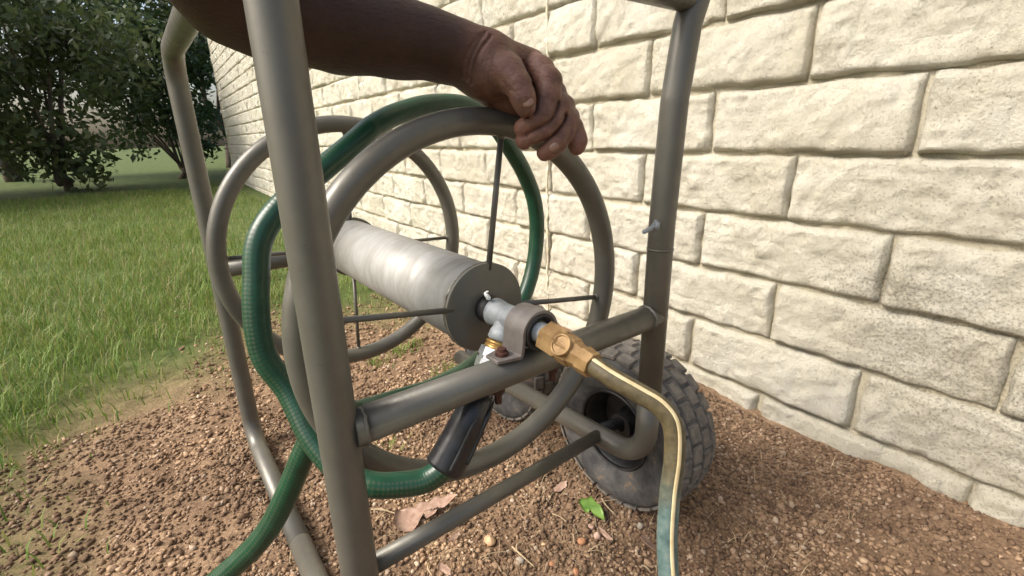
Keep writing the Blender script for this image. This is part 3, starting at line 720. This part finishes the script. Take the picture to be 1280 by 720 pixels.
# light relaxation removes the voxel terraces
E = np.concatenate([F[:, [0, 1]], F[:, [1, 2]], F[:, [2, 3]], F[:, [3, 0]]]); E = np.concatenate([E, E[:, ::-1]])
deg = np.bincount(E[:, 0], minlength=len(Vc))[:, None]
for it, w in enumerate((.5, -.52, .5, -.52, .45)):
    av = np.stack([np.bincount(E[:, 0], Vc[E[:, 1], j], len(Vc)) for j in range(3)], -1)/np.maximum(deg, 1); Vc = Vc+w*(av-Vc)
SHP = np.array([-.30, .38, .25]); ARMB = CAM+RGT*SHP[0]+UPV*SHP[1]+FWD*SHP[2]
def c2w(P): P = np.asarray(P, float); return CAM+P[..., :1]*RGT+P[..., 1:2]*UPV+P[..., 2:3]*FWD
Vw = c2w(Vc)
person = tag(empty('person', tuple(ARMB)), 'bare arm of a person gripping the top of the reel rim', 'person')
bme = mesh_np(Vw-ARMB, F, 'body')
tips = [cs(654, 160, .4235), cs(655, 176, .429), cs(681, 191, .4345), cs(721, 184, .446)]
pale = np.zeros(len(Vc))
for p in tips: pale = np.maximum(pale, np.exp(-(np.linalg.norm(Vc-p-np.array([-.004, -.003, -.002]), axis=1)/.0125)**2))
palm = cs(628, 128, .452); pale = np.maximum(pale, .55*np.exp(-(np.linalg.norm(Vc-palm, axis=1)/.020)**2))
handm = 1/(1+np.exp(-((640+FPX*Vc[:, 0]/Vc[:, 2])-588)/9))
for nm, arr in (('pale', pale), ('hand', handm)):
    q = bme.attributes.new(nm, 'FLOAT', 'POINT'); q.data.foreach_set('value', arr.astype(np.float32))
def make_skin():
    m, nt, b, N, L = mat_new('dark_brown_skin'); co = geopos(nt)
    a = N.new('ShaderNodeAttribute'); a.attribute_name = 'pale'; h = N.new('ShaderNodeAttribute'); h.attribute_name = 'hand'
    arm = ramp(nt, tex_noise(nt, co, 60, 5, .6), [(.3, (.036, .0165, .0135)), (.7, (.052, .025, .020))])  # brown skin, darkened beyond the hand's tone to carry the arm's backlit shade
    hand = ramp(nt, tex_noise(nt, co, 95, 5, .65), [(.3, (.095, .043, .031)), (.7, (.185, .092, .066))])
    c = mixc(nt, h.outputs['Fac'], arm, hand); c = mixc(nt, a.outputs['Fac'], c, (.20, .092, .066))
    L.new(c, b.inputs['Base Color']); b.inputs['Roughness'].default_value = .56; b.inputs['Specular IOR Level'].default_value = .38
    try:
        b.inputs['Subsurface Weight'].default_value = .08; b.inputs['Subsurface Radius'].default_value = (.006, .002, .0012); b.inputs['Subsurface Scale'].default_value = .6
    except Exception: pass
    vo = N.new('ShaderNodeTexVoronoi'); vo.inputs['Scale'].default_value = 620; L.new(co, vo.inputs['Vector'])
    n1 = bump(nt, vo.outputs['Distance'], .22, .0006)
    L.new(bump(nt, tex_noise(nt, co, 170, 5, .6, (1, 1, 2.2)), .6, .0018, n1), b.inputs['Normal'])
    return m
SKIN = make_skin()
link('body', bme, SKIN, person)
NAIL = simple('fingernail', (.205, .115, .080), (.27, .16, .115), .35, 0, 140)
def nail(ctr, axis, normal, ln, wd, R):
    a = np.asarray(axis, float); a /= np.linalg.norm(a); n = np.asarray(normal, float); n -= a*(n@a); n /= np.linalg.norm(n); s = np.cross(a, n); V = []; F = []
    nu, nv = 11, 9
    for i in range(nu):
        for j in range(nv):
            u = -1+2*i/(nu-1); v = -1+2*j/(nv-1); th = v*wd/R*math.sqrt(max(0, 1-(max(0, abs(u)-.15)/.85)**2.6)); dip = .0007*(abs(u)**4+abs(v)**4)
            V.append(ctr+a*u*ln-n*R+(R-dip)*(math.cos(th)*n+math.sin(th)*s))
    for i in range(nu-1):
        for j in range(nv-1): F.append((i*nv+j, i*nv+j+1, (i+1)*nv+j+1, (i+1)*nv+j))
    return link('fingernail', mesh_from(c2w(np.array(V))-ARMB, F, 'fingernail'), NAIL, person)
tn = np.array([-.10, .22, -1.0]); tn /= np.linalg.norm(tn)
nail(cs(660, 135, .4068)+tn*.0127, cs(660, 140, .407)-cs(655, 120, .4045), tn, .0062, .0058, .0105)
rn = np.array([.35, -.1, -1.0]); rn /= np.linalg.norm(rn)
nail(cs(686, 187, .4335)+rn*.0116, cs(681, 191, .4345)-cs(690, 184, .4325), rn, .0046, .0040, .0085)
SHIRT = simple('navy_cotton', (.020, .026, .050), (.032, .040, .072), .9, 0, 300, .4, .001)
el, sh = cs(270, -60, .345), np.array([-.300, .43, .22])
sp = catmull([el+(sh-el)*t for t in (.35, .55, .8, 1.0, 1.25)], 6)
tube('sleeve', c2w(sp)-ARMB, [.063, .066, .069, .073, .08], SHIRT, person, segs=28, wob=.04)

# ------------------------------------------------------------------ litter on the soil
def gpt(px, py, dz=0.0):
    p = at_z(px, py, GZ0+.005); p[2] = float(ground_h(p[0], p[1]))+dz; return p
LEAFB = simple('dry_leaf', (.27, .165, .115), (.40, .27, .20), .8, 0, 120, .4, .001, coord='obj')
LEAFG = simple('green_leaf', (.085, .18, .022), (.15, .26, .042), .45, 0, 90, .3, .001, coord='obj')
STRAW = simple('dry_straw', (.30, .22, .13), (.44, .34, .21), .85, 0, 80)
def leaf(name, ctr, outline, rot, curl, mat, label, cat, group=None, tilt=(0, 0), lift=.004, thick=.0006, ridge=0.0):
    """outline: list of (x,y) in metres; triangulated fan grid with curl"""
    P = np.array(outline, float); n = len(P); c = P.mean(0); V = []; F = []; rings = 5
    for r in range(rings):
        for p in P:
            q = c+(p-c)*(r/(rings-1)); V.append(q)
    V = np.array(V); z = curl*(V**2).sum(1)+ridge*np.abs(V[:, 1])+.0022*vnoise(np.stack([V[:, 0], V[:, 1], V[:, 0]*0+3], -1), 90, 4)
    top = np.c_[V, z]; bot = top-[0, 0, thick]; m = len(V)
    for r in range(rings-1):
        for k in range(n):
            l = (k+1) % n; q = (r*n+k, r*n+l, (r+1)*n+l, (r+1)*n+k); F.append(q); F.append(tuple(m+x for x in q[::-1]))
    for k in range(n):
        l = (k+1) % n; b = (rings-1)*n; F.append((b+k, b+l, m+b+l, m+b+k)[::-1])
    o = link(name, mesh_from(np.concatenate([top, bot]), F, name), mat); o.location = tuple(ctr+np.array([0, 0, lift])); o.rotation_euler = (tilt[0], tilt[1], rot)
    return tag(o, label, cat, group)
def rag(L, W, n=22, j=.2, seed=0):
    g = random.Random(seed); return [(L/2*math.cos(t)*(1+j*g.uniform(-1, 1)), W/2*math.sin(t)*(1+j*g.uniform(-1, 1))) for t in [2*PI*k/n for k in range(n)]]
vr = math.atan2(RGT[1], RGT[0])
o = leaf('dead_leaf', gpt(536, 648), [(-.052, .004), (-.046, .020), (-.030, .024), (-.018, .020), (-.008, .026), (.006, .021), (.018, .027), (.026, .019), (.040, .021), (.050, .014), (.036, .008), (.026, .004), (.020, .010), (.010, .000), (-.004, -.004), (-.008, .004), (-.018, -.008), (-.028, -.017), (-.040, -.014), (-.050, -.006)], vr+.38, 2.6, LEAFB, 'large torn brown dead leaf curled up under the thin cross bar', 'leaf', tilt=(.28, -.05), lift=.009)
leaf('dead_leaf', gpt(811, 682), rag(.034, .020, seed=3), vr+1.9, 5, LEAFB, 'pale curled dead leaf beside the hanging teal hose', 'leaf', tilt=(.5, .1), lift=.010)
leaf('dead_leaf', gpt(757, 668), rag(.028, .0065, seed=5), vr-1.0, 8, LEAFB, 'narrow pinkish leaf strip next to the round stones', 'leaf', tilt=(.3, 0), lift=.006)
leaf('dead_leaf', gpt(567, 677), rag(.024, .0075, seed=6), vr+1.05, 4, LEAFB, 'small tan leaf scrap in front of the thin cross bar', 'leaf', tilt=(.2, .2), lift=.006)
leaf('dead_leaf', gpt(556, 713), rag(.022, .010, seed=8), vr-.6, 4, LEAFB, 'reddish leaf scrap lying by the dark flat chip', 'leaf', tilt=(.1, .2), lift=.005)
leaf('dead_leaf', gpt(494, 690), rag(.022, .012, seed=9), vr+.2, 4, simple('dark_leaf', (.05, .045, .045), (.09, .08, .078), .7), 'dark grey flat leaf chip beside the left post', 'leaf', tilt=(.0, .2), lift=.004)
leaf('dead_leaf', gpt(700, 607), rag(.030, .012, seed=11), vr+.6, 4, LEAFB, 'curled brown leaf scrap near the tyre', 'leaf', tilt=(.2, -.2), lift=.006)
leaf('green_leaf', gpt(738, 641), [(-.020, .004), (-.015, .010), (-.008, .010), (-.002, .0155), (.006, .009), (.014, .006), (.020, -.003), (.023, -.014), (.014, -.011), (.006, -.009), (.000, -.003), (-.004, -.010), (-.011, -.006)], vr-.25, 2, LEAFG, 'fresh green torn leaf lying on the soil before the tyre', 'leaf', tilt=(.75, .1), lift=.014, ridge=.25)
STN = [simple('stone_orange', (.34, .15, .07), (.46, .24, .12), .75, 0, 90, .3, .001), simple('stone_pink', (.36, .22, .16), (.50, .34, .26), .75, 0, 90, .3, .001), simple('stone_grey', (.22, .18, .14), (.34, .29, .23), .8, 0, 90, .3, .001), simple('stone_tan', (.42, .25, .13), (.56, .37, .22), .75, 0, 90, .3, .001)]
def ball(name, ctr, r, sq, mat, seed, parent=None, amp=.16):
    V = []; F = []; a, b = 14, 9
    for j in range(b):
        ph = -PI/2+PI*(j+.0001)/(b-1)
        for i in range(a): V.append((math.cos(ph)*math.cos(2*PI*i/a), math.cos(ph)*math.sin(2*PI*i/a), math.sin(ph)))
    V = np.array(V); V = V*(1+amp*fbm(V+seed*3.1, 1.6, 3, seed))[:, None]*np.array(sq)*r
    for j in range(b-1):
        for i in range(a): F.append((j*a+i, j*a+(i+1) % a, (j+1)*a+(i+1) % a, (j+1)*a+i))
    o = link(name, mesh_from(V, F, name), mat, parent); o.location = tuple(ctr); o.rotation_euler = (0, 0, seed*1.3); return o
for k, (px, py, r, m, lab) in enumerate(((612, 674, .0085, 3, 'flat tan stone in front of the thin cross bar'), (727, 674, .0058, 0, 'round orange stone below the green leaf'), (747, 667, .0062, 1, 'egg shaped pink stone beside the narrow leaf strip'), (650, 699, .0058, 2, 'dull grey brown stone beside a pale twig'), (635, 687, .0034, 2, 'tiny pale stone beyond the dull grey stone'), (739, 655, .0048, 1, 'small pinkish stone tucked under the green leaf'), (690, 702, .0036, 0, 'tiny rust red stone between the twigs'), (720, 713, .0046, 0, 'small rust red stone at the edge of the bare soil'), (680, 678, .0032, 3, 'tiny tan stone between the flat tan stone and the orange one'), (800, 660, .0050, 2, 'small grey stone near the pale curled leaf'))):
    tag(ball('stone', gpt(px, py, r*.35), r, (1.15, .95, .75) if k != 2 else (.9, .9, 1.15), STN[m], k+1), lab, 'stone')
tag(ball('rock', gpt(664, 488, .02)+np.array([.02, .02, 0]), .038, (1.2, .9, .8), simple('pale_rock', (.30, .23, .19), (.46, .37, .31), .85, 0, 60, .5, .002), 31), 'pale pinkish rock lying between the two tyres', 'rock')
tw = [((640, 682), (668, 707), .0012, 'long pale twig running past the dull grey stone'), ((646, 689), (656, 677), .0009, 'short pale twig standing beyond the dull grey stone'), ((735, 690), (755, 681), .0009, 'thin tan twig in front of the pink egg shaped stone'), ((752, 626), (770, 645), .0011, 'bent pale root lying against the near tyre'), ((742, 632), (774, 629), .0007, 'fine dark twig just beyond the green leaf'), ((716, 667), (718, 680), .0010, 'stubby pale twig beside the round orange stone'), ((800, 707), (815, 715), .0011, 'pale twig in front of the curled leaf by the teal hose'), ((812, 660), (820, 640), .0007, 'thin upright twig behind the curled leaf by the teal hose'), ((465, 640), (500, 648), .0011, 'dry twig between the left post and the large dead leaf'), ((470, 655), (488, 640), .0010, 'crossing dry twig close to the left post'), ((690, 640), (708, 652), .0007, 'thin twig on open soil between cross bar and green leaf'), ((536, 704), (540, 720), .0012, 'thick tan twig beside the reddish leaf scrap'), ((600, 700), (640, 690), .0005, 'hair thin straw in front of the flat tan stone'), ((560, 640), (566, 628), .0006, 'fine straw at the tip of the large dead leaf')]
for k, (a, b, r, lab) in enumerate(tw):
    A, B = gpt(*a, .005), gpt(*b, .006); mid = (A+B)/2+np.array([random.uniform(-.004, .004), random.uniform(-.004, .004), .003])
    o = tube('twig', catmull([A, mid, B], 6)-A, [r, r*1.1, r*.6], STRAW, None, segs=7); o.location = tuple(A)
    tag(o, lab, 'twig', 'dry twigs on the soil')
# more dead bits of straw, too many and too small to pick apart
def blades(name, pts, hts, wid, lean, mat, label, cat, seed):
    g = np.random.default_rng(seed); n = len(pts); a = g.uniform(0, 2*PI, n); d = np.stack([np.cos(a), np.sin(a), 0*a], -1); s = np.stack([-np.sin(a), np.cos(a), 0*a], -1)
    ln = lean*g.uniform(.3, 1.2, n); w = wid*g.uniform(.6, 1.3, n); V = np.empty((n, 5, 3)); up_ = np.array([0, 0, 1.0])
    for i, (t, ww) in enumerate(((0, 1.0), (.55, .8))):
        c = pts+up_*(hts*t*(1-.25*ln*t))[:, None]+d*(hts*ln*t*t)[:, None]
        V[:, 2*i] = c-s*(w*ww/2)[:, None]; V[:, 2*i+1] = c+s*(w*ww/2)[:, None]
    V[:, 4] = pts+up_*(hts*(1-.35*ln))[:, None]+d*(hts*ln)[:, None]
    f = np.array([(0, 1, 3), (0, 3, 2), (2, 3, 4)]); F = (f[None]+5*np.arange(n)[:, None, None]).reshape(-1, 3)
    me = mesh_np(V.reshape(-1, 3), F, name); q = me.attributes.new('tone', 'FLOAT', 'POINT'); q.data.foreach_set('value', np.repeat(g.random(n), 5).astype(np.float32))
    return tag(link(name, me, mat), label, cat, kind='stuff')
def make_grass():
    m, nt, b, N, L = mat_new('grass_blade'); a = N.new('ShaderNodeAttribute'); a.attribute_name = 'tone'
    L.new(ramp(nt, a.outputs['Fac'], [(0, (.075, .145, .020)), (.45, (.155, .26, .040)), (.75, (.22, .29, .065)), (.86, (.30, .26, .12)), (1, (.36, .29, .16))]), b.inputs['Base Color'])
    b.inputs['Roughness'].default_value = .55; b.inputs['Specular IOR Level'].default_value = .3
    tr = N.new('ShaderNodeBsdfTranslucent'); L.new(ramp(nt, a.outputs['Fac'], [(0, (.08, .17, .02)), (1, (.3, .3, .1))]), tr.inputs[0])
    mx = N.new('ShaderNodeMixShader'); mx.inputs[0].default_value = .3; L.new(b.outputs[0], mx.inputs[1]); L.new(tr.outputs[0], mx.inputs[2]); L.new(mx.outputs[0], N['Material Output'].inputs[0])
    return m
GRASS = make_grass()
n = 120000; g = np.random.default_rng(12)
yy = .15+7.0*g.random(n)**1.5; xx = g.uniform(-3.2, .93, n)*np.where(g.random(n) < .45, .4, 1); xx = np.clip(xx, -3.2, .90)
k = g.random(n) < lawn_mask(xx, yy)**1.3*(.35+.65*np.clip(vnoise(np.stack([xx, yy, yy*0], -1), 4.0, 8)+.6, 0, 1)); xx, yy = xx[k], yy[k]
P = np.stack([xx, yy, ground_h(xx, yy)-.002], -1); lm = lawn_mask(xx, yy)
blades('lawn_grass', P, (.022+.045*lm)*g.uniform(.5, 1.3, len(P)), .0026, .75, GRASS, 'short green and straw coloured grass beyond the bare soil', 'grass', 3)
for px, py, nn, hgt in ((488, 556, 16, .022), (566, 462, 40, .030), (548, 466, 24, .022), (500, 438, 70, .03), (470, 452, 60, .03), (520, 428, 40, .028)):
    c = gpt(px, py); q = c+np.stack([g.normal(0, .018, nn), g.normal(0, .018, nn), np.zeros(nn)], -1)
    blades('grass_tuft', q, hgt*g.uniform(.5, 1.3, nn), .0024, .9, GRASS, 'small sparse grass tuft sprouting from the soil', 'grass', px)
n = 1500; xx = g.uniform(.03, .9, n); yy = g.uniform(.15, 1.5, n); P = np.stack([xx, yy, ground_h(xx, yy)+.003], -1)
blades('straw_litter', P, g.uniform(.006, .022, n), .0009, 2.4, STRAW, 'fine dry straw scattered over the soil', 'straw', 9)

# ------------------------------------------------------------------ yard beyond the wall's end (left background)
BARK = simple('bark', (.055, .042, .030), (.11, .085, .062), .9, 0, 14, .6, .01)
def make_leafmat(nm, c1, c2):
    m, nt, b, N, L = mat_new(nm); a = N.new('ShaderNodeAttribute'); a.attribute_name = 'tone'
    L.new(ramp(nt, a.outputs['Fac'], [(0, c1), (1, c2)]), b.inputs['Base Color']); b.inputs['Roughness'].default_value = .55
    tr = N.new('ShaderNodeBsdfTranslucent'); tr.inputs[0].default_value = (*[c*1.3 for c in c2], 1)
    mx = N.new('ShaderNodeMixShader'); mx.inputs[0].default_value = .22; L.new(b.outputs[0], mx.inputs[1]); L.new(tr.outputs[0], mx.inputs[2]); L.new(mx.outputs[0], N['Material Output'].inputs[0]); return m
LM = [make_leafmat('dark_foliage', (.020, .042, .014), (.055, .095, .030)), make_leafmat('olive_foliage', (.035, .055, .018), (.085, .115, .040))]
def tree(x, y, h, rad, trunk_h, nleaf, lm, seed, label, cat, name, leafsize):
    g = np.random.default_rng(seed); t = tag(empty(name, (x, y, GZ0)), label, cat, 'shrubs and trees at the end of the yard')
    tp = catmull([(0, 0, -.05), (.06*g.normal(), .06*g.normal(), trunk_h*.5), (.1*g.normal(), .1*g.normal(), trunk_h), (.15*g.normal(), .15*g.normal(), h*.75)], 5)
    tube('trunk', tp, [.05*h/2.5, .035*h/2.5, .012], BARK, t, segs=10)
    nc = 46; ph = g.uniform(0, 2*PI, nc); el_ = g.uniform(-1, 1, nc); rr = g.random(nc)**.45
    cc = np.stack([rad*rr*np.sqrt(1-el_**2)*np.cos(ph), rad*rr*np.sqrt(1-el_**2)*np.sin(ph), trunk_h+(h-trunk_h)*(.5+.5*rr*el_)], -1); cr = rad*g.uniform(.22, .42, nc)
    for k in range(6): tube('limb', catmull([tp[len(tp)//3+k % 3], (tp[len(tp)//2]+cc[k])/2+np.array([0, 0, .05]), cc[k]], 4), [.018*h/2.5, .006], BARK, t, segs=6)
    ci = g.integers(0, nc, nleaf); dv = g.standard_normal((nleaf, 3)); dv /= np.linalg.norm(dv, axis=1)[:, None]
    c = cc[ci]+dv*(cr[ci]*g.random(nleaf)**.5)[:, None]; c[:, 2] = np.maximum(c[:, 2], .02)
    a = g.standard_normal((nleaf, 3)); a /= np.linalg.norm(a, axis=1)[:, None]; b = np.cross(a, g.standard_normal((nleaf, 3))); b /= np.linalg.norm(b, axis=1)[:, None]
    s = leafsize*g.uniform(.6, 1.4, nleaf)[:, None]
    V = np.stack([c-a*s, c+b*s*.45, c+a*s, c-b*s*.45], 1).reshape(-1, 3); F = np.arange(4*nleaf).reshape(-1, 4)
    me = mesh_np(V, F, 'crown'); q = me.attributes.new('tone', 'FLOAT', 'POINT'); q.data.foreach_set('value', np.repeat(np.clip(.5*g.random(nleaf)+.5*g.random(nc)[ci], 0, 1), 4).astype(np.float32)); link('crown', me, lm, t, smooth=False)
tree(-2.4, 7.4, 2.6, 1.15, .35, 9000, LM[0], 1, 'dense dark green shrub standing left of the other yard shrubs', 'shrub', 'shrub', .05)
tree(-.7, 8.3, 2.9, 1.25, .30, 10000, LM[1], 2, 'broad olive green shrub in the middle of the yard hedge', 'shrub', 'shrub', .05)
tree(.55, 9.6, 2.5, 1.05, .3, 8000, LM[0], 3, 'dark green shrub close past the end of the block wall', 'shrub', 'shrub', .05)
tree(-4.3, 8.6, 5.2, 1.9, 1.3, 12000, LM[1], 4, 'tall leafy yard tree with olive crown beyond the shrubs', 'tree', 'yard_tree', .075)
tree(-1.6, 11.5, 6.0, 2.2, 1.6, 14000, LM[0], 5, 'tall dark green yard tree rising behind the shrubs', 'tree', 'yard_tree', .08)
tree(1.8, 13.0, 5.4, 2.0, 1.5, 11000, LM[1], 6, 'slender pale green yard tree far past the wall corner', 'tree', 'yard_tree', .08)
tree(-6.4, 6.4, 3.0, 1.5, .3, 9000, LM[0], 7, 'wide dark shrub at the outer corner of the lawn', 'shrub', 'shrub', .055)
